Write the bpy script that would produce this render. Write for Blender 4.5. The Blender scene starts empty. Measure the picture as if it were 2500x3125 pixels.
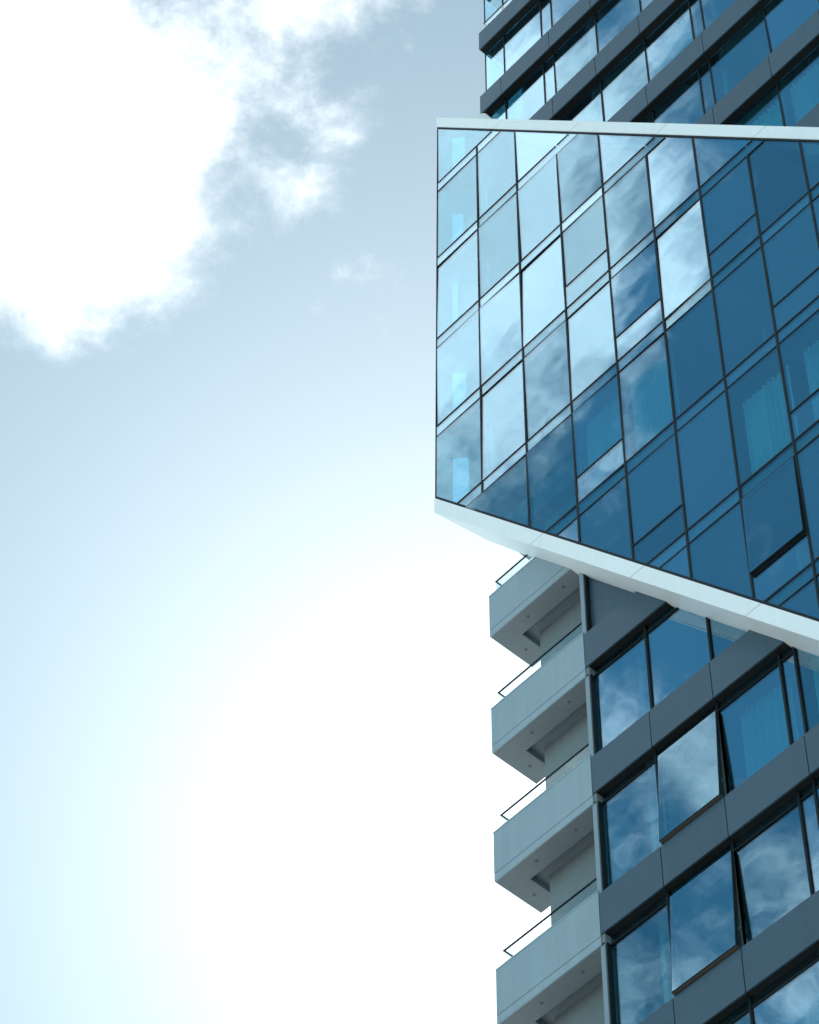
import bpy, bmesh, math, random
from mathutils import Vector, Matrix
random.seed(11)
scene = bpy.context.scene
COL = scene.collection
ZO = 1.6                       # the eye stands 1.6 m above the ground

# ------------------------------------------------------------------ camera
YAW, PITCH, ROLL, FOCAL = math.radians(-48.98759), math.radians(53.57589), math.radians(0.96891), 9171.6
Fw = Vector((math.sin(YAW)*math.cos(PITCH), math.cos(YAW)*math.cos(PITCH), math.sin(PITCH)))
R0 = Vector((math.cos(YAW), -math.sin(YAW), 0)); U0 = R0.cross(Fw)
Rt = math.cos(ROLL)*R0 + math.sin(ROLL)*U0
Up = -math.sin(ROLL)*R0 + math.cos(ROLL)*U0
cd = bpy.data.cameras.new('camera'); cam = bpy.data.objects.new('camera', cd); COL.objects.link(cam)
cam.matrix_world = Matrix(((Rt.x, Up.x, -Fw.x, 0), (Rt.y, Up.y, -Fw.y, 0), (Rt.z, Up.z, -Fw.z, ZO), (0, 0, 0, 1)))
cd.sensor_fit = 'VERTICAL'; cd.sensor_height = 36.0; cd.lens = 36.0*FOCAL/3125.0
cd.clip_start = 0.1; cd.clip_end = 8000
scene.camera = cam

# ------------------------------------------------------------------ sun, sky, exposure
SUN = Vector((-0.493, 0.4725, 0.7305)).normalized()
SUN_EL = math.asin(SUN.z)
sd = bpy.data.lights.new('sun', 'SUN'); sd.energy = 4.2; sd.angle = math.radians(0.5); sd.color = (1.0, 0.96, 0.9)
so = bpy.data.objects.new('sun', sd); COL.objects.link(so)
so.rotation_euler = SUN.to_track_quat('Z', 'Y').to_euler(); so.location = (-60, 60, 120)

world = bpy.data.worlds.new('World'); scene.world = world; world.use_nodes = True
wt = world.node_tree; wt.nodes.clear()
def W(kind, **kw):
    n = wt.nodes.new(kind)
    for k, v in kw.items(): setattr(n, k, v)
    return n
def wl(a, b): wt.links.new(a, b)
def wmath(op, a, b=None, c=None, clamp=False):
    n = W('ShaderNodeMath', operation=op, use_clamp=clamp)
    for i, v in enumerate((a, b, c)):
        if v is None: continue
        if isinstance(v, (int, float)): n.inputs[i].default_value = v
        else: wl(v, n.inputs[i])
    return n.outputs[0]
SKY_STRENGTH = 0.10
sky = W('ShaderNodeTexSky', sky_type='NISHITA'); sky.sun_disc = False
sky.sun_elevation = SUN_EL; sky.sun_rotation = math.atan2(SUN.x, SUN.y)
sky.altitude = 0; sky.air_density = 1.0; sky.dust_density = 0.06; sky.ozone_density = 4.0
tc = W('ShaderNodeTexCoord')
sep = W('ShaderNodeSeparateXYZ'); wl(tc.outputs['Generated'], sep.inputs[0])
zc = wmath('MAXIMUM', sep.outputs['Z'], 0.10)
px = wmath('DIVIDE', sep.outputs['X'], zc); py = wmath('DIVIDE', sep.outputs['Y'], zc)
cp = W('ShaderNodeCombineXYZ'); wl(px, cp.inputs[0]); wl(py, cp.inputs[1])      # position on a flat cloud layer
def noise(scale, detail, rough, offs, dist=0.0):
    mp = W('ShaderNodeVectorMath', operation='ADD'); mp.inputs[1].default_value = offs; wl(cp.outputs[0], mp.inputs[0])
    n = W('ShaderNodeTexNoise'); n.inputs['Scale'].default_value = scale; n.inputs['Detail'].default_value = detail
    n.inputs['Roughness'].default_value = rough; n.inputs['Distortion'].default_value = dist
    wl(mp.outputs[0], n.inputs['Vector']); return n.outputs['Fac']
def blob(cx, cy, r, a):
    v = W('ShaderNodeVectorMath', operation='DISTANCE'); wl(cp.outputs[0], v.inputs[0]); v.inputs[1].default_value = (cx, cy, 0)
    q = wmath('DIVIDE', v.outputs['Value'], r); q = wmath('POWER', q, 2.0); q = wmath('MULTIPLY', q, -1.0)
    return wmath('MULTIPLY', wmath('EXPONENT', q), a)
CLOUDS = [(-0.535, 0.280, 0.058, 1.5), (-0.47, 0.228, 0.024, 0.45),
          (-0.402, 0.290, 0.034, 0.46), (-0.415, 0.320, 0.034, 0.22), (-0.435, 0.345, 0.020, 0.18), (-0.470, 0.357, 0.016, 0.36), (-0.38, 0.325, 0.025, 0.30),
          (-0.64, 0.58, 0.25, -0.95), (-0.41, 0.36, 0.11, -0.30), (-0.80, 0.62, 0.12, -0.6), (-0.92, 0.54, 0.09, -0.6), (-0.68, 0.38, 0.06, -0.35),
          (-0.45, -0.375, 0.094, 1.7), (-0.53, -0.43, 0.06, 0.6), (-0.40, -0.60, 0.14, -0.90), (-0.63, -0.72, 0.11, 0.22)]
acc = None
for b in CLOUDS:
    t = blob(*b); acc = t if acc is None else wmath('ADD', acc, t)
n1 = noise(15.0, 10.0, 0.66, (3.1, 1.7, 0.0), 0.15)
n2 = noise(4.2, 3.0, 0.5, (7.3, 2.2, 0.0))
n3 = noise(46.0, 6.0, 0.62, (1.2, 8.1, 0.0), 0.3)
fld = wmath('ADD', acc, wmath('MULTIPLY', wmath('SUBTRACT', n1, 0.5), 1.45))
fld = wmath('ADD', fld, wmath('MULTIPLY', wmath('SUBTRACT', n3, 0.5), 0.55))
fld = wmath('ADD', fld, wmath('MULTIPLY', wmath('SUBTRACT', n2, 0.39), 2.6))
mr = W('ShaderNodeMapRange', interpolation_type='SMOOTHSTEP'); wl(fld, mr.inputs['Value'])
mr.inputs['From Min'].default_value = 0.06; mr.inputs['From Max'].default_value = 1.0
mask = wmath('MULTIPLY', mr.outputs[0], 0.96)
tint = W('ShaderNodeMix', data_type='RGBA', blend_type='MULTIPLY'); tint.inputs['Factor'].default_value = 1.0
wl(sky.outputs[0], tint.inputs['A']); tint.inputs['B'].default_value = (0.42, 1.10, 0.92, 1)
# thin milky veil of high haze on the sun's side of the sky: it hides some of the blue and scatters sunlight forward
dt = W('ShaderNodeVectorMath', operation='DOT_PRODUCT'); wl(tc.outputs['Generated'], dt.inputs[0]); dt.inputs[1].default_value = SUN
def lobe(G, k): return wmath('MULTIPLY', wmath('POWER', wmath('MULTIPLY_ADD', dt.outputs['Value'], -2*G, 1 + G*G), -1.5), (1 - G*G)*k)
hg = wmath('ADD', wmath('ADD', lobe(0.91, 0.022), lobe(0.77, 0.076)), lobe(0.50, 0.19))
vm = W('ShaderNodeMapRange', interpolation_type='SMOOTHSTEP'); wl(dt.outputs['Value'], vm.inputs['Value'])
vm.inputs['From Min'].default_value = 0.70; vm.inputs['From Max'].default_value = 0.98; vm.inputs['To Min'].default_value = 1.0; vm.inputs['To Max'].default_value = 0.52
sc = W('ShaderNodeVectorMath', operation='SCALE'); wl(tint.outputs['Result'], sc.inputs[0]); wl(vm.outputs[0], sc.inputs['Scale'])
vc = W('ShaderNodeVectorMath', operation='SCALE'); vc.inputs[0].default_value = (1.0, 0.96, 0.92); wl(hg, vc.inputs['Scale'])
va = W('ShaderNodeVectorMath', operation='ADD'); wl(sc.outputs[0], va.inputs[0]); wl(vc.outputs[0], va.inputs[1])
cm = W('ShaderNodeMix', data_type='RGBA'); wl(mask, cm.inputs['Factor'])
wl(va.outputs[0], cm.inputs['A'])
cb = W('ShaderNodeMix', data_type='RGBA'); cb.inputs['A'].default_value = (8.0, 8.3, 8.4, 1); cb.inputs['B'].default_value = (11.2, 11.5, 11.5, 1)
shade = wmath('MULTIPLY_ADD', wmath('ADD', n1, wmath('MULTIPLY', n3, 0.6)), 1.6, -0.72, clamp=True)
wl(shade, cb.inputs['Factor']); wl(cb.outputs['Result'], cm.inputs['B'])
bg = W('ShaderNodeBackground'); bg.inputs['Strength'].default_value = SKY_STRENGTH
wl(cm.outputs['Result'], bg.inputs['Color'])
wo = W('ShaderNodeOutputWorld'); wl(bg.outputs[0], wo.inputs['Surface'])

scene.view_settings.view_transform = 'Standard'; scene.view_settings.look = 'None'
scene.view_settings.exposure = 0.95; scene.view_settings.gamma = 1.0
scene.view_settings.use_curve_mapping = False
scene.render.engine = 'CYCLES'
scene.cycles.max_bounces = 10; scene.cycles.transparent_max_bounces = 12; scene.cycles.glossy_bounces = 4
scene.cycles.caustics_reflective = False; scene.cycles.caustics_refractive = False

# ------------------------------------------------------------------ materials
def new_mat(name):
    m = bpy.data.materials.new(name); m.use_nodes = True
    nt = m.node_tree; nt.nodes.clear()
    return m, nt, nt.nodes.new('ShaderNodeOutputMaterial')
def metal_panel(name, base, rough, metallic=0.0, spec=0.5, var=0.12, scale=1.3, grain=0.05, streak=0.0):
    m, nt, out = new_mat(name); N = nt.nodes; L = nt.links
    p = N.new('ShaderNodeBsdfPrincipled'); p.inputs['Metallic'].default_value = metallic
    p.inputs['Specular IOR Level'].default_value = spec
    tcn = N.new('ShaderNodeTexCoord')
    geo = N.new('ShaderNodeNewGeometry'); oi = N.new('ShaderNodeObjectInfo')
    a = N.new('ShaderNodeTexNoise'); a.inputs['Scale'].default_value = scale; a.inputs['Detail'].default_value = 6; a.inputs['Roughness'].default_value = 0.6
    L.new(geo.outputs['Position'], a.inputs['Vector'])
    b = N.new('ShaderNodeTexNoise'); b.inputs['Scale'].default_value = 90; b.inputs['Detail'].default_value = 2
    L.new(geo.outputs['Position'], b.inputs['Vector'])
    mp = N.new('ShaderNodeMapping'); mp.inputs['Scale'].default_value = (9, 9, 0.35); L.new(geo.outputs['Position'], mp.inputs['Vector'])
    s = N.new('ShaderNodeTexNoise'); s.inputs['Scale'].default_value = 1.0; s.inputs['Detail'].default_value = 4; L.new(mp.outputs[0], s.inputs['Vector'])
    def mul(x, k):
        q = N.new('ShaderNodeMath'); q.operation = 'MULTIPLY_ADD'; L.new(x, q.inputs[0]); q.inputs[1].default_value = k; q.inputs[2].default_value = 1 - k*0.5; return q.outputs[0]
    def prod(x, y):
        q = N.new('ShaderNodeMath'); q.operation = 'MULTIPLY'; L.new(x, q.inputs[0]); L.new(y, q.inputs[1]); return q.outputs[0]
    v = prod(prod(mul(a.outputs['Fac'], var*2.2), mul(b.outputs['Fac'], grain*2)), prod(mul(oi.outputs['Random'], var*0.8), mul(s.outputs['Fac'], streak)))
    c = N.new('ShaderNodeMix'); c.data_type = 'RGBA'; c.blend_type = 'MULTIPLY'; c.inputs['Factor'].default_value = 1
    c.inputs['A'].default_value = (*base, 1); L.new(v, c.inputs['B']); L.new(c.outputs['Result'], p.inputs['Base Color'])
    r = N.new('ShaderNodeMath'); r.operation = 'MULTIPLY_ADD'; L.new(a.outputs['Fac'], r.inputs[0]); r.inputs[1].default_value = 0.16; r.inputs[2].default_value = rough - 0.08
    L.new(r.outputs[0], p.inputs['Roughness'])
    bp = N.new('ShaderNodeBump'); bp.inputs['Strength'].default_value = 0.05; bp.inputs['Distance'].default_value = 0.02
    L.new(a.outputs['Fac'], bp.inputs['Height']); L.new(bp.outputs[0], p.inputs['Normal'])
    L.new(p.outputs[0], out.inputs[0]); return m
def glass_mat(name, refl, trans, base_fac, wob=0.0012, rough=0.0):
    m, nt, out = new_mat(name); N = nt.nodes; L = nt.links
    gl = N.new('ShaderNodeBsdfGlossy'); gl.inputs['Roughness'].default_value = rough; gl.inputs['Color'].default_value = (*refl, 1)
    tr = N.new('ShaderNodeBsdfTransparent'); tr.inputs['Color'].default_value = (*trans, 1)
    geo = N.new('ShaderNodeNewGeometry')
    nz = N.new('ShaderNodeTexNoise'); nz.inputs['Scale'].default_value = 0.9; nz.inputs['Detail'].default_value = 1.0
    L.new(geo.outputs['Position'], nz.inputs['Vector'])
    bp = N.new('ShaderNodeBump'); bp.inputs['Strength'].default_value = 1.0; bp.inputs['Distance'].default_value = wob
    L.new(nz.outputs['Fac'], bp.inputs['Height'])
    if wob > 0: L.new(bp.outputs[0], gl.inputs['Normal'])
    lw = N.new('ShaderNodeLayerWeight'); lw.inputs['Blend'].default_value = 0.5
    fr = N.new('ShaderNodeMath'); fr.operation = 'POWER'; L.new(lw.outputs['Facing'], fr.inputs[0]); fr.inputs[1].default_value = 5.0
    mm = N.new('ShaderNodeMath'); mm.operation = 'MULTIPLY_ADD'; mm.use_clamp = True
    oi = N.new('ShaderNodeObjectInfo')
    rv = N.new('ShaderNodeMath'); rv.operation = 'MULTIPLY_ADD'; L.new(oi.outputs['Random'], rv.inputs[0]); rv.inputs[1].default_value = base_fac*0.80; rv.inputs[2].default_value = base_fac*0.60
    L.new(fr.outputs[0], mm.inputs[0]); mm.inputs[1].default_value = 1 - base_fac; L.new(rv.outputs[0], mm.inputs[2])
    mx = N.new('ShaderNodeMixShader'); L.new(mm.outputs[0], mx.inputs[0]); L.new(tr.outputs[0], mx.inputs[1]); L.new(gl.outputs[0], mx.inputs[2])
    L.new(mx.outputs[0], out.inputs[0]); return m
M = {}
M['band'] = metal_panel('dark_blue_grey_panel', (0.038, 0.080, 0.112), 0.42, 0.25, 0.5, 0.14, 1.1, 0.12, 0.22)
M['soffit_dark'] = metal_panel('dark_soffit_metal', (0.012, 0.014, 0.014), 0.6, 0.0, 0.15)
M['white'] = metal_panel('white_coated_aluminium', (0.82, 0.83, 0.84), 0.40, 0.0, 0.5, 0.04, 0.8, 0.02, 0.10)
M['balcony'] = metal_panel('pale_grey_panel', (0.25, 0.33, 0.38), 0.45, 0.0, 0.5, 0.09, 1.0, 0.07, 0.22)
M['balcony_soffit'] = metal_panel('grey_render', (0.19, 0.23, 0.25), 0.8, 0.0, 0.2, 0.14, 1.5, 0.08, 0.15)
M['frame'] = metal_panel('dark_anodised_frame', (0.008, 0.014, 0.016), 0.5, 0.0, 0.12, 0.2)
M['post'] = metal_panel('pale_post_metal', (0.20, 0.26, 0.31), 0.4, 0.0, 0.5, 0.05)
M['inner'] = metal_panel('awning_inner_frame', (0.07, 0.06, 0.05), 0.55, 0.0, 0.4)
M['slab'] = metal_panel('slab_edge', (0.13, 0.13, 0.13), 0.8, 0, 0.2)
M['room'] = metal_panel('room_wall', (0.30, 0.30, 0.29), 0.9, 0, 0.1, 0.05)
M['core'] = metal_panel('core_concrete', (0.22, 0.22, 0.22), 0.9, 0, 0.1)
M['curtain'] = metal_panel('curtain_fabric', (0.82, 0.84, 0.84), 0.95, 0, 0.05, 0.05, 3.0, 0.05)
M['ground'] = metal_panel('paving', (0.33, 0.34, 0.34), 0.9, 0, 0.2, 0.15, 0.05)
M['glass'] = glass_mat('blue_coated_glass', (0.62, 0.82, 0.97), (0.54, 0.90, 0.96), 0.27, 0.003)
M['clear'] = glass_mat('clear_glass', (0.9, 0.97, 1.0), (0.93, 0.97, 0.97), 0.03, 0.0)

# ------------------------------------------------------------------ mesh helpers
def link_mesh(name, bm, mat, parent=None):
    bmesh.ops.recalc_face_normals(bm, faces=bm.faces)
    me = bpy.data.meshes.new(name); bm.to_mesh(me); bm.free()
    me.materials.append(mat)
    o = bpy.data.objects.new(name, me); COL.objects.link(o)
    if parent: o.parent = parent
    return o
def add_prism(bm, front, back):
    a = [bm.verts.new((p[0], p[1], p[2] + ZO)) for p in front]; b = [bm.verts.new((p[0], p[1], p[2] + ZO)) for p in back]
    n = len(a)
    bm.faces.new(a); bm.faces.new(b[::-1])
    for i in range(n): bm.faces.new((a[i], b[i], b[(i+1) % n], a[(i+1) % n]))
def add_box(bm, x0, x1, y0, y1, z0, z1):
    add_prism(bm, [(x0, y0, z0), (x1, y0, z0), (x1, y0, z1), (x0, y0, z1)], [(x0, y1, z0), (x1, y1, z0), (x1, y1, z1), (x0, y1, z1)])
def box(name, x0, x1, y0, y1, z0, z1, mat, parent):
    bm = bmesh.new(); add_box(bm, x0, x1, y0, y1, z0, z1); return link_mesh(name, bm, mat, parent)
def wall_prism(name, poly, y0, y1, mat, parent, tilt=(0, 0)):
    """polygon in (x, z), extruded in depth; tilt leans it out of plane"""
    cx = sum(p[0] for p in poly)/len(poly); cz = sum(p[1] for p in poly)/len(poly)
    def pt(p, y): return (p[0], y + tilt[0]*(p[0]-cx) + tilt[1]*(p[1]-cz), p[1])
    bm = bmesh.new(); add_prism(bm, [pt(p, y0) for p in poly], [pt(p, y1) for p in poly])
    return link_mesh(name, bm, mat, parent)
def plan_prism(name, poly, z0, z1, mat, parent):
    bm = bmesh.new(); add_prism(bm, [(p[0], p[1], z0) for p in poly], [(p[0], p[1], z1) for p in poly])
    return link_mesh(name, bm, mat, parent)
def clip(poly, a, b, c):
    """keep a*x + b*z <= c"""
    out = []
    for i in range(len(poly)):
        p, q = poly[i], poly[(i+1) % len(poly)]
        dp, dq = a*p[0]+b*p[1]-c, a*q[0]+b*q[1]-c
        if dp <= 0: out.append(p)
        if dp*dq < 0:
            t = dp/(dp-dq); out.append((p[0]+t*(q[0]-p[0]), p[1]+t*(q[1]-p[1])))
    res = []
    for p in out:
        if not res or math.hypot(p[0]-res[-1][0], p[1]-res[-1][1]) > 1e-4: res.append(p)
    if len(res) > 1 and math.hypot(res[0][0]-res[-1][0], res[0][1]-res[-1][1]) <= 1e-4: res.pop()
    return res if len(res) >= 3 and area(res) > 0.004 else []
def area(p): return abs(sum(p[i][0]*p[(i+1) % len(p)][1]-p[(i+1) % len(p)][0]*p[i][1] for i in range(len(p))))/2
def rect(x0, x1, z0, z1): return [(x0, z0), (x1, z0), (x1, z1), (x0, z1)]
def tag(o, label, cat, group=None):
    o['label'] = label; o['category'] = cat
    if group: o['group'] = group
    return o

# ------------------------------------------------------------------ ground
bm = bmesh.new()
add = [bm.verts.new(p) for p in ((-3000, -3000, 0), (3000, -3000, 0), (3000, 3000, 0), (-3000, 3000, 0))]; bm.faces.new(add)
g = link_mesh('ground', bm, M['ground']); g['kind'] = 'structure'

# ------------------------------------------------------------------ tower
FLOOR = 3.3
XL, XR = -25.53, -11.2
YF = 24.24                     # face of the bands
YGL, YGU = 24.39, 24.44         # face of the window glass below and above the box
S = 1.377                      # slope of the box's top and bottom edges
def roof_z(x): return 63.84 - S*(x + 26.31)
def soff_z(x): return 47.83 - S*(x + 26.31)
tower = bpy.data.objects.new('glass_tower', None); COL.objects.link(tower); tower.location = (0, 0, 0)
tag(tower, 'tall glass tower with dark bands, corner balconies and a slanted white-framed glass box', 'building')
MULL = [-24.79, -23.48, -23.12, -21.72, -20.31, -18.92, -18.60, -17.00, -15.60, -14.19, -12.60]
JOINT = [XL, -24.79, -23.12, -21.72, -20.31, -18.60, -17.00, -15.60, -14.19, -12.60, XR]
def above(poly): return clip(poly, -S, -1, -(63.84 - S*26.31) + 0.35)     # keep z >= roof line - 0.35
def below(poly): return clip(poly, S, 1, (47.83 - S*26.31) + 0.05)        # keep z <= soffit line + 0.05

# shaft below and core behind
YG = YGL
bm = bmesh.new(); add_box(bm, XL+0.1, XR, YG+0.1, 46, -ZO, 24.0); add_box(bm, -24.6, XR, 29.0, 46, 24.0, 80.0)
link_mesh('core', bm, M['core'], tower)
box('roof_slab', XL, XR, YF, 46, 80.2, 80.8, M['band'], tower)

def room(z0, z1, xl, upper):
    """floor slab, side wall behind one storey (z0 = slab underside level of this storey's floor)"""
    pass
TB = 67.107                    # underside of the topmost band seen
bands = [(TB + FLOOR*k) for k in range(3, -14, -1)]
def pane_tilt(s=0.0035): return (random.gauss(0, s), random.gauss(0, s))

for zb in bands:
    YG = YGL if zb < 50 else YGU
    lower = zb < 46.0                       # storeys below the box
    hid = zb < 50.0 and zb > 46             # hidden behind the box's left end
    bh = 0.868 if zb > 46 else 0.90
    zt = zb + bh
    if lower: zb2 = zb - 0.02
    else: zb2 = zb
    balc_floor = zb < 48.5 or zb > 70        # balcony slab at this level
    xl = XL if not balc_floor else -23.12
    # --- spandrel panels with soffits
    for i in range(len(JOINT)-1):
        x0, x1 = JOINT[i], JOINT[i+1]
        if x1 <= xl + 0.01: continue
        if not lower and abs(zb - TB) < 0.01 and i < 3: # uncut corner panel of the topmost balcony band
            if i > 0: continue
            x1 = JOINT[3]
        if lower and 40 < zb < 41.5:
            if i == 3: continue
            if i == 2: x1 = JOINT[4]
        P = rect(x0 + (0.009 if i else 0), x1 - 0.009, zb, zt)
        for part in (above(P), below(P)):
            if not part: continue
            o = wall_prism('spandrel_panel', part, YF, YF+0.03, M['band'], tower)
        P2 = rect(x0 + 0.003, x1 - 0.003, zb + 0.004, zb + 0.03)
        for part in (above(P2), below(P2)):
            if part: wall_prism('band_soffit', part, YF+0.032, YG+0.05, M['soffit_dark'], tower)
    # --- floor slab
    plan_prism('floor_slab', [(XL+0.6, YF+0.06), (XR, YF+0.06), (XR, 29.0), (XL+0.6, 29.0)] if not balc_floor else [(-23.0, YF+0.06), (XR, YF+0.06), (XR, 29.0), (-23.0, 29.0)], zb + 0.05, zt - 0.05, M['slab'], tower) if (zb > 64 or zb < 34) else None
    # --- windows above this band
    z0, z1 = zt, zb + FLOOR
    stops = [XL+0.02] + MULL + [XR]
    if balc_floor: stops = [-23.06] + MULL[3:] + [XR]
    for i in range(len(stops)-1):
        x0, x1 = stops[i], stops[i+1]
        blank = lower and zb > 40 and zb < 41.5 and i == 0
        awn = lower and abs(x0 + 21.72) < 0.01 and zb < 36 and zb > 29
        tz = z1 - 0.20 if lower else z1
        cells = [(z0 - 0.25, tz, 'w')] + ([(tz, z1 + 0.02, 't')] if lower else [])
        for c0, c1, kind in cells:
            P = rect(x0 - (0.035 if i else -0.02), x1 - 0.065, c0, c1)
            for part in (above(P), below(P)):
                if not part: continue
                if blank:
                    if kind == 'w': wall_prism('blank_panel', rect(x0, x1, z0 - 0.2, z1) and below(rect(x0, x1, z0 - 0.2, z1)), YG, YG+0.03, M['band'], tower)
                    continue
                if awn and kind == 'w': continue
                if kind == 't': part = clip(part, 0, -1, -(tz + 0.02))
                if part:
                    wall_prism('window_pane', part, YG, YG+0.014, M['glass'], tower, pane_tilt(0.003) if kind == 'w' else (0, 0))
        if awn:     # top-hung window pushed open at the bottom
            zh, zs, yo = tz - 0.02, zt + 0.05, 24.185
            def ay(z): return 24.315 + (yo - 24.315)*(zh - z)/(zh - zs)
            a0, a1, fw = x0 + 0.035, x1 - 0.035, 0.045
            bm = bmesh.new()
            for (p0, p1, q0, q1) in ((a0, a0+fw, zs, zh), (a1-fw, a1, zs, zh), (a0+fw, a1-fw, zs, zs+fw), (a0+fw, a1-fw, zh-fw, zh)):
                add_prism(bm, [(p0, ay(q0), q0), (p1, ay(q0), q0), (p1, ay(q1), q1), (p0, ay(q1), q1)], [(p0, ay(q0)+0.06, q0), (p1, ay(q0)+0.06, q0), (p1, ay(q1)+0.06, q1), (p0, ay(q1)+0.06, q1)])
            fr = link_mesh('awning_window', bm, M['frame'], tower); fr['label'] = 'top-hung window pushed open at its foot'
            bm = bmesh.new(); e = 0.012
            add_prism(bm, [(a0+e, ay(zs+e)-0.004, zs+e), (a1-e, ay(zs+e)-0.004, zs+e), (a1-e, ay(zh-e)-0.004, zh-e), (a0+e, ay(zh-e)-0.004, zh-e)], [(a0+e, ay(zs+e)-0.001, zs+e), (a1-e, ay(zs+e)-0.001, zs+e), (a1-e, ay(zh-e)-0.001, zh-e), (a0+e, ay(zh-e)-0.001, zh-e)])
            link_mesh('pane', bm, M['glass'], fr)
            bm = bmesh.new(); add_box(bm, a0, a1, ay(zs)+0.012, ay(zs)+0.10, zs-0.014, zs-0.001); link_mesh('sash_underside', bm, M['inner'], fr)
            for xx in (a0 + 0.02, a1 - 0.04):
                bm = bmesh.new(); zz = zs + 0.35
                add_prism(bm, [(xx, ay(zz)+0.06, zz), (xx+0.02, ay(zz)+0.06, zz), (xx+0.02, ay(zz)+0.06, zz+0.03), (xx, ay(zz)+0.06, zz+0.03)], [(xx, YG+0.03, zz+0.25), (xx+0.02, YG+0.03, zz+0.25), (xx+0.02, YG+0.03, zz+0.28), (xx, YG+0.03, zz+0.28)])
                link_mesh('stay_arm', bm, M['post'], fr)
            bm = bmesh.new()
            add_box(bm, x0 + 0.03, x0+0.07, YG-0.04, YG+0.06, z0-0.1, tz); add_box(bm, x1-0.07, x1 - 0.03, YG-0.04, YG+0.06, z0-0.1, tz); add_box(bm, x0+0.07, x1-0.07, YG-0.04, YG+0.06, z0-0.1, z0+0.06)
            link_mesh('reveal', bm, M['inner'], fr)
        # mullion on the left of this cell
        if i > 0:
            mw = 0.020 if lower else 0.017; mx = x0 - 0.05
            P = rect(mx - mw, mx + mw, z0 - 0.2, z1 + 0.03)
            for part in (above(P), below(P)):
                if part: wall_prism('mullion', part, YG - (0.035 if lower else 0.016), YG+0.06, M['frame'], tower)
        if lower and not blank:
            P = below(rect(x0 - (0.028 if i else -0.022), x1 - 0.072, tz - 0.016, tz + 0.016))
            if P: wall_prism('transom', P, YG-0.022, YG+0.05, M['frame'], tower)
    # --- lintel line of glass corner
    if not balc_floor:
        for part in (above(rect(XL+0.001, XL+0.021, z0-0.2, z1+0.03)), ):
            if part: wall_prism('corner_mullion', part, YG-0.005, YG+0.03, M['frame'], tower)
    # --- side wall
    if zb > 46.0:
        ys = 24.32 if zb < 62 else YG+1.2
        box('side_wall', XL+0.03, XL+0.12, ys, 46, max(zb, 47.95), zb+FLOOR-0.002, M['room'] if zb < 62 else M['band'], tower)
        if zb > 62: box('side_pane', XL+0.024, XL+0.038, YG+0.016, YG+1.198, zt-0.2, z1, M['glass'], tower)

YG = YGL
# ------------------------------------------------------------------ balconies
def balcony(zs, rail=True):
    """zs = soffit level"""
    xr = -23.12; zt = zs + 1.19; yb = 25.33
    bm = bmesh.new()
    # L-shaped border with a coffer stepping up behind it
    add_box(bm, XL+0.02, xr+0.06, YF+0.03, 24.65, zs+0.002, zs+0.30)
    add_box(bm, XL+0.02, -25.08, 24.65, yb, zs+0.002, zs+0.30)
    add_box(bm, -25.08, xr+0.06, 24.65, 29.0, zs+0.16, zs+0.30)
    add_box(bm, XL+0.02, xr+0.06, YF+0.05, yb, zs+0.30, zs+0.60)
    b = link_mesh('balcony', bm, M['balcony_soffit'], tower)
    P = below(rect(XL, xr-0.009, zs+0.19, zt)) if zs < 60 else rect(XL, xr-0.009, zs+0.19, zt)
    if P: wall_prism('fascia_panel', P, YF, YF+0.03, M['balcony'], b)
    P = below(rect(XL, xr-0.009, zs, zs+0.178)) if zs < 60 else rect(XL, xr-0.009, zs, zs+0.178)
    if P: wall_prism('fascia_strip', P, YF+0.004, YF+0.03, M['balcony'], b)
    P = rect(XL-0.004, xr-0.009, zt+0.001, zt+0.035)
    if zs < 60: P = below(P)
    if P: wall_prism('coping', P, YF-0.006, YF+0.06, M['balcony'], b)
    for lx, ly in ((-24.7, 24.44), (-23.75, 24.44), (-25.3, 24.95)):
        bm = bmesh.new(); bmesh.ops.create_cone(bm, cap_ends=True, segments=14, radius1=0.022, radius2=0.026, depth=0.012, matrix=Matrix.Translation((lx, ly, zs - 0.005 + ZO)))
        link_mesh('soffit_fitting', bm, M['slab'], b)
    # left return of the fascia
    if zs < 46 or zs > 60: box('side_fascia', XL, XL+0.018, YF+0.031, yb, zs, zt, M['balcony'], b)
    if rail and zs < 46 or zs > 60: add_rail(b, zt)
    return b
def add_rail(b, zt):
    xr = -23.14; x0, y0, rz = -25.385, YF+0.045, zt+0.38
    def under(p): return below(p) if zt < 60 else p
    edges = [x0, -24.25, xr]
    for a, c in zip(edges[:-1], edges[1:]):
        P = under(rect(a+0.006, c-0.006, zt-0.25, rz))
        if P: wall_prism('rail_pane', P, y0, y0+0.012, M['clear'], b)
    P = under(rect(x0-0.01, xr, rz+0.001, rz+0.022))
    if P: wall_prism('rail_cap', P, y0-0.008, y0+0.02, M['frame'], b)
    for cx in (-25.2, -24.3, -24.2, -23.3):
        P = under(rect(cx-0.03, cx+0.03, zt+0.036, zt+0.09))
        if P: wall_prism('rail_clamp', P, y0-0.02, y0-0.001, M['frame'], b)
    box('rail_pane', x0, x0+0.012, y0+0.014, 25.28, zt-0.25, rz, M['clear'], b)
    box('rail_cap', x0-0.008, x0+0.02, y0+0.021, 25.28, rz+0.001, rz+0.022, M['frame'], b)
for k in range(-1, 7):
    balcony(43.78 - FLOOR*k)
balcony(TB + FLOOR - 0.2)
# rail on the topmost band's balcony
tb = box('balcony', XL+0.02, -21.75, YF+0.05, 25.33, TB+0.12, TB+0.75, M['slab'], tower)
add_rail(tb, TB+0.868)

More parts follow.
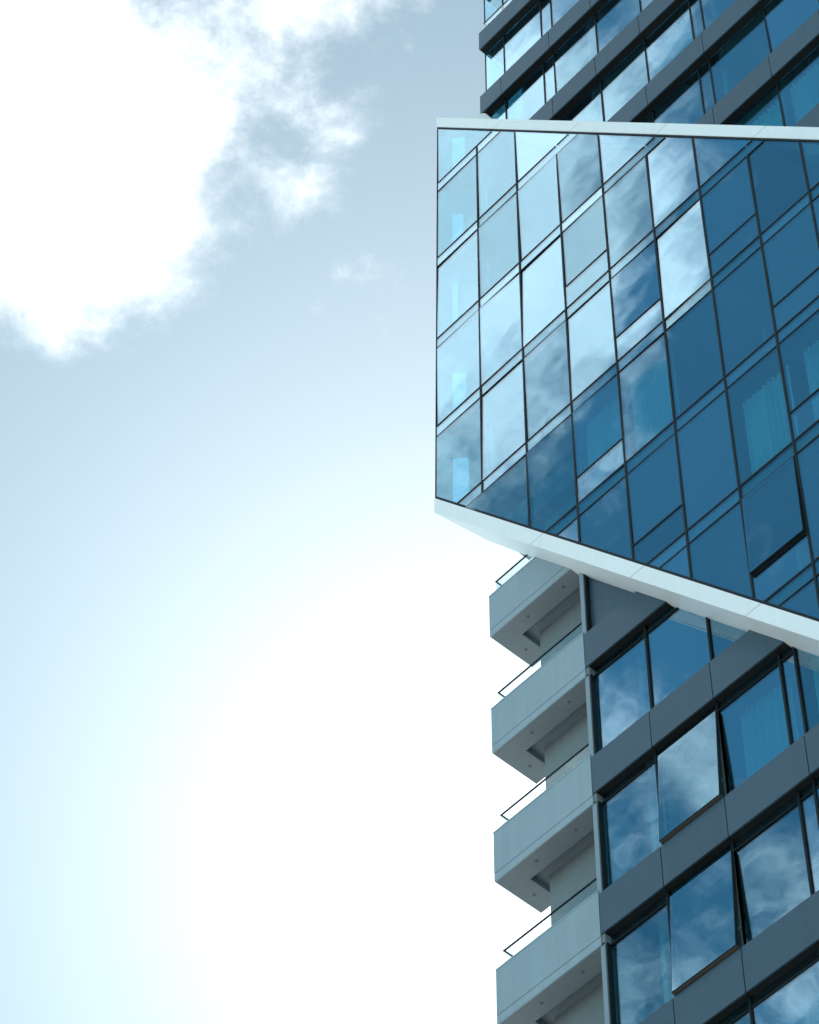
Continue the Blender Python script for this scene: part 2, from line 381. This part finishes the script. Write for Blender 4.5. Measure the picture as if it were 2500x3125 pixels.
# walls at the back and side of the balconies, and the pale post at the end of each
for k in range(-1, 6):
    zc = 43.78 - FLOOR*k + 0.16; zf = zc - FLOOR + 0.44
    w = box('balcony_wall', -24.92, -23.06, 24.95, 25.10, zf, zc, M['balcony_soffit'], tower)
    box('side_wall', -24.92, -24.80, 25.10, 46, zf, zc + 0.1, M['balcony_soffit'], tower)
    P = below(rect(-23.17, -23.075, zc - FLOOR + 0.9, zc - 0.12))
    if P:
        p = wall_prism('post', P, YF+0.03, YF+0.16, M['post'], tower)
        wall_prism('gasket', below(rect(-23.073, -23.045, zc - FLOOR + 0.9, zc - 0.12)), YF+0.06, YF+0.16, M['frame'], p)
    box('party_wall', -23.16, -23.08, YF+0.17, 24.94, zf, zc, M['balcony_soffit'], tower)

# ------------------------------------------------------------------ slanted glass box
YB, YBF = 23.56, 23.53
XBL = -26.29
UC = [XBL, -24.9465, -23.687, -22.4294, -21.180, -19.923, -18.671, -17.411, -16.172, -14.915, -13.66]
XBR = UC[-1]
def zup(k): return 60.704 - FLOOR*k
GAP = 0.375
TOPC, BOTC = 63.84 - S*26.31 - 0.52, 47.83 - S*26.31 + 0.47
def inbox(poly, e=0.0):
    poly = clip(poly, S, 1, TOPC - e)
    return clip(poly, -S, -1, -(BOTC + e)) if poly else []
boxo = None             # slabs behind the spandrel strips; the lowest storey slab carries the rest
for k in range(0, 9):
    z1, z0 = zup(k) - 0.02, zup(k) - GAP + 0.02
    xa = max(-26.20, -26.31 + (47.83 + 0.10 - z0)/S); xb = min(XBR, -26.31 + (63.84 - 0.2 - z1)/S)
    if xb - xa < 0.3: continue
    d = max(0.0, -25.46 - xa)
    if xa < -25.5: pl = [(xa, YB+0.06), (xb, YB+0.06), (xb, 29.0), (-24.9, 29.0), (-24.9, 24.6)]
    else: pl = [(xa, YB+0.06), (xb, YB+0.06), (xb, 29.0), (xa, 29.0)]
    bm = bmesh.new(); add_prism(bm, [(p[0], p[1], z0) for p in pl], [(p[0], p[1], z1) for p in pl])
    if boxo is None: boxo = link_mesh('projecting_box', bm, M['slab'], tower)
    else: link_mesh('floor_slab', bm, M['slab'], boxo)
boxo['label'] = 'slanted white-framed glass box projecting from the tower'
# perimeter: white fascia panels between the storey joints, joints lie level
def strip(lo, hi, z0, z1, e=0.010):
    P = [(-26.31, -5), (XBR, -5), (XBR, 90), (-26.31, 90)]
    P = clip(P, S, 1, hi); P = clip(P, -S, -1, -lo)
    P = clip(P, 0, 1, z1 - e); return clip(P, 0, -1, -(z0 + e)) if P else []
roofC, soffC = 63.84 - S*26.31, 47.83 - S*26.31
lev = [90] + [zup(k) for k in range(0, 12)] + [-5]
for a, b_ in zip(lev[:-1], lev[1:]):
    P = strip(roofC - 0.46, roofC, b_, a)
    if P: wall_prism('fascia_panel', P, YBF, YBF+0.14, M['white'], boxo)
    P = strip(roofC - 0.07, roofC - 0.01, b_, a)
    if P: wall_prism('roof_panel', P, YBF+0.142, YG+0.1, M['white'], boxo)
lev = [90] + [44.18 + FLOOR - FLOOR*k for k in range(1, 9)] + [-5]
for a, b_ in zip(lev[:-1], lev[1:]):
    P = strip(soffC, soffC + 0.48, b_, a)
    if P: wall_prism('fascia_panel', P, YBF, YBF+0.10, M['white'], boxo)
    # soffit panel, its left end cut on the skew
    P = strip(soffC + 0.012, soffC + 0.10, b_ , a, 0.009)
    if P:
        bm = bmesh.new()
        back = [(max(p[0], -25.50 + (p[0]+26.31)*0.05) if p[0] < -25.50 else p[0], YG+0.06, p[1]) for p in P]
        front = [(p[0], YBF+0.102, p[1]) for p in P]
        back = []
        for p in P:
            if p[0] < -25.53: back.append((-25.53, YF+0.01, p[1] - S*(-25.53 - p[0])))
            else: back.append((p[0], YG+0.06, p[1]))
        add_prism(bm, front, back); link_mesh('soffit_panel', bm, M['white'], boxo)
# dark glazing channel along the slopes
P = strip(roofC - 0.53, roofC - 0.462, -5, 90, 0); wall_prism('glazing_channel', P, YB-0.012, YB+0.08, M['frame'], boxo)
P = strip(soffC + 0.482, soffC + 0.575, -5, 90, 0); wall_prism('glazing_channel', P, YB-0.012, YB+0.08, M['frame'], boxo)
# folded corner piece at the top
bm = bmesh.new()
v = [bm.verts.new((p[0], p[1], p[2]+ZO)) for p in ((-26.31, YBF+0.002, 63.845), (-25.56, 24.23, 63.86), (-25.36, 24.23, 63.62), (-24.39, YBF+0.002, 61.20), (-25.52, 24.23, 62.70))]
bm.faces.new((v[0], v[3], v[2], v[1])); bm.faces.new((v[0], v[1], v[4])); bm.faces.new((v[1], v[2], v[4])); bm.faces.new((v[2], v[3], v[4])); bm.faces.new((v[0], v[4], v[3]))
link_mesh('corner_flashing', bm, M['white'], boxo)
# left return wall of the box, glazed between solid margins, storey by storey
def ret(t, off=0.0):
    return (-26.29 + 0.79*t + off*0.67, YB + 0.02 + 0.68*t + off*0.74)
for k in range(-1, 4):
    zt = min(zup(k) - GAP, 63.2); zb = zup(k+1) - GAP
    if zb < 46.6: zb = 46.6
    if zt - zb < 0.2: continue
    def fl(p, a): return max(a, soff_z(p[0]) + 0.06)
    def seg(name, t0, t1, a, b, mat, th=0.05):
        p0, p1 = ret(t0), ret(t1); q0, q1 = ret(t0, th), ret(t1, th)
        bm = bmesh.new(); add_prism(bm, [(*p0, fl(p0, a)), (*p1, fl(p1, a)), (*p1, b), (*p0, b)], [(*q0, fl(p0, a)), (*q1, fl(p1, a)), (*q1, b), (*q0, b)])
        return link_mesh(name, bm, mat, boxo)
    head = zb + (2.45, 2.2, 2.6, 2.3, 2.5)[k+1]; tr = (0.60, 0.55, 0.42, 0.58, 0.62)[k+1]
    if head + 0.1 > zt: seg('return_wall', 0.0, 1.0, zb, zt, M['room']); continue
    seg('return_wall', 0.0, 0.26, zb, zt, M['room']); seg('return_wall', 0.26, tr, zb, zb+0.55, M['room'])
    seg('return_wall', 0.26, tr, head, zt, M['room']); seg('return_wall', tr, 1.0, zb, zt, M['room'])
    seg('return_pane', 0.265, tr-0.005, zb+0.56, head-0.01, M['glass'], 0.012)
box('edge_trim', -26.312, -26.292, YB-0.01, YB+0.05, 48.30, 63.30, M['frame'], boxo)

# mullions: the odd ones stop at the level line below the slanted top
mtop = {1: zup(0), 3: zup(1)-GAP, 5: zup(2)-GAP, 7: zup(3)-GAP, 9: zup(4)-GAP}
mbot = {1: zup(4)-GAP}
HW = 0.021
for i in range(1, len(UC)-1):
    P = inbox(rect(UC[i]-HW, UC[i]+HW, mbot.get(i, 0), mtop.get(i, 90)), 0.05)
    if P: wall_prism('mullion', P, YB-0.014, YB+0.10, M['frame'], boxo)
for k in range(0, 9):
    for zz, hh in ((zup(k), 0.021), (zup(k)-GAP, 0.014)):
        for i in range(len(UC)-1):
            P = inbox(rect(UC[i]+(HW+0.001 if i else 0.0), UC[i+1]-HW-0.001, zz-hh, zz+hh), 0.05)
            if P: wall_prism('transom', P, YB-0.010, YB+0.08, M['frame'], boxo)
SUB = {(3, 3), (4, 4), (6, 4), (7, 5), (3, 5), (4, 6), (7, 6), (6, 7), (8, 6), (9, 7), (8, 8)}
for (i, k) in SUB:
    z = zup(k) + 0.80
    P = inbox(rect(UC[i]+HW+0.001, UC[i+1]-HW-0.001, z-0.018, z+0.018), 0.05)
    if P: wall_prism('transom', P, YB-0.010, YB+0.08, M['frame'], boxo)
TILT = {(5, 4): (-0.012, 0.006), (3, 5): (0.012, -0.006), (2, 5): (0.010, -0.006)}      # first sash stands slightly off its frame; others tilted only to mirror bluer sky
def pane(i0, i1, z0, z1, key=None, big=True):
    P = inbox(rect(UC[i0]+0.012, UC[i1]-0.012, z0+0.008, z1-0.008), 0.03)
    if not P: return
    t = TILT.get(key) or (pane_tilt(0.0055 if i0 < 5 else 0.0032) if big else pane_tilt(0.002))
    wall_prism('glass_pane', P, YB, YB+0.014, M['glass'], boxo, t)
OPEN = (6, 7)
for k in range(-1, 9):
    zt, zb = zup(k) - GAP, zup(k+1)           # big pane under pair k
    if k == -1: zt = 90
    for i in range(len(UC)-1):
        merged_hi = None
        for (z0, z1, big) in ((zb, zt, True), (zup(k+1)-GAP, zup(k+1), False)):
            lo_i, hi_i = i, i+1
            # does an odd mullion stop below this cell? then the cell spans two bays
            if i % 2 == 0 and (i+1) in mtop and z0 >= mtop[i+1] - 0.01: hi_i = i+2
            if i % 2 == 1 and i in mtop and z0 >= mtop[i] - 0.01: continue
            if hi_i > len(UC)-1: hi_i = len(UC)-1
            if i == 0 and z1 <= mbot[1] + 0.01: hi_i = 2
            if i == 1 and z1 <= mbot[1] + 0.01: continue
            if big and (i, k+1) in SUB:
                zs = z0 + 0.80
                pane(i, i+1, z0, zs, None, False)
                if (i, k+1) == OPEN: continue
                pane(i, i+1, zs, z1, (i, k+1))
            else: pane(lo_i, hi_i, z0, z1, (i, k+1), big)
# the open window of the box
i, k = OPEN
x0, x1, zs, zh = UC[i]+0.03, UC[i+1]-0.03, zup(k)+0.83, zup(k-1)-GAP-0.02
def by(z, x=None): return YB - 0.020 - 0.048*(zh-z)/(zh-zs)
bm = bmesh.new(); fw = 0.05
for (p0, p1, q0, q1) in ((x0, x0+fw, zs, zh), (x1-fw, x1, zs, zh), (x0+fw, x1-fw, zs, zs+fw), (x0+fw, x1-fw, zh-fw, zh)):
    add_prism(bm, [(p0, by(q0), q0), (p1, by(q0), q0), (p1, by(q1), q1), (p0, by(q1), q1)], [(p0, by(q0)+0.06, q0), (p1, by(q0)+0.06, q0), (p1, by(q1)+0.06, q1), (p0, by(q1)+0.06, q1)])
aw = link_mesh('awning_window', bm, M['frame'], boxo); 
bm = bmesh.new(); e = 0.012
add_prism(bm, [(x0+e, by(zs+e)-0.005, zs+e), (x1-e, by(zs+e)-0.005, zs+e), (x1-e, by(zh-e)-0.005, zh-e), (x0+e, by(zh-e)-0.005, zh-e)], [(x0+e, by(zs+e)-0.001, zs+e), (x1-e, by(zs+e)-0.001, zs+e), (x1-e, by(zh-e)-0.001, zh-e), (x0+e, by(zh-e)-0.001, zh-e)])
p = link_mesh('awning_pane', bm, M['glass'], boxo)

# partitions inside the rooms
for x in (-22.43, -18.67, -14.91):
    box('partition', x-0.05, x+0.05, YG+0.5, 29.0, 26, 66, M['room'], tower)

# ------------------------------------------------------------------ curtains (hang inside, behind the glass)
def curtain(x0, x1, z0, z1, y, label, folds=9, amp=0.035):
    bm = bmesh.new(); n = folds*8
    rows = []
    ph = random.random()*6
    for z, s in ((z1, 0.7), ((z0+z1)/2, 1.0), (z0, 1.15)):
        rows.append([bm.verts.new((x0 + (x1-x0)*j/n, y + s*amp*math.sin(2*math.pi*folds*j/n + ph + 0.5*math.sin(j*0.31)) + 0.3*amp*math.sin(j*0.9), z + ZO)) for j in range(n+1)])
    for a, b in zip(rows[:-1], rows[1:]):
        for j in range(n): bm.faces.new((a[j], a[j+1], b[j+1], b[j]))
    back = bmesh.ops.solidify(bm, geom=bm.faces[:], thickness=0.004)
    o = link_mesh('curtain', bm, M['curtain']); 
    for f in o.data.polygons: f.use_smooth = True
    tag(o, label, 'curtain', 'curtains behind the glass'); return o
tw = lambda k: TB - FLOOR*k
curtain(-20.05, -18.95, tw(3)+0.4, tw(2)-0.35, YG+0.18, 'pale curtain in upper tower window, topmost of the curtains above the white box', 10)
curtain(-18.3, -17.06, tw(5)+0.4, tw(4)-0.35, YG+0.18, 'pale curtain just above the white top edge, left of the one at the picture edge', 10)
curtain(-16.85, -15.65, tw(5)+0.4, tw(4)-0.30, YG+0.18, 'pale curtain at the right edge above the white box', 10)
curtain(UC[3]+0.16, UC[4]-0.04, zup(5)+0.1, zup(4)-GAP-0.30, YB+0.22, 'pleated curtain inside the projecting box, leftmost of all the curtains', 11)
curtain(UC[4]+0.12, UC[5]-0.04, zup(5)+0.1, zup(4)-GAP-0.30, YB+0.22, 'pleated curtain in the projecting box, in the bay right of the leftmost curtain', 11)
curtain(UC[6]+0.10, UC[7]-0.06, zup(6)+0.1, zup(5)-GAP-0.25, YB+0.30, 'dim curtain in the box above the pane standing ajar', 9)
curtain(UC[7]+0.30, UC[8]-0.06, zup(6)+0.1, zup(5)-GAP-0.25, YB+0.30, 'dim curtain at the right edge of the box', 9)
LZ = 40.685
curtain(-20.1, -19.0, LZ-2*FLOOR+0.7, LZ-FLOOR-0.35, YG+0.2, 'faint curtain below the box, in the window right of the upper open sash', 9)
curtain(-18.5, -17.2, LZ-2*FLOOR+0.7, LZ-FLOOR-0.35, YG+0.2, 'faint curtain below the box at the right edge of the picture', 9)
curtain(-20.1, -18.95, LZ-4*FLOOR+0.7, LZ-3*FLOOR-0.45, YG+0.2, 'curtain at the bottom right corner, under the lowest band', 12)
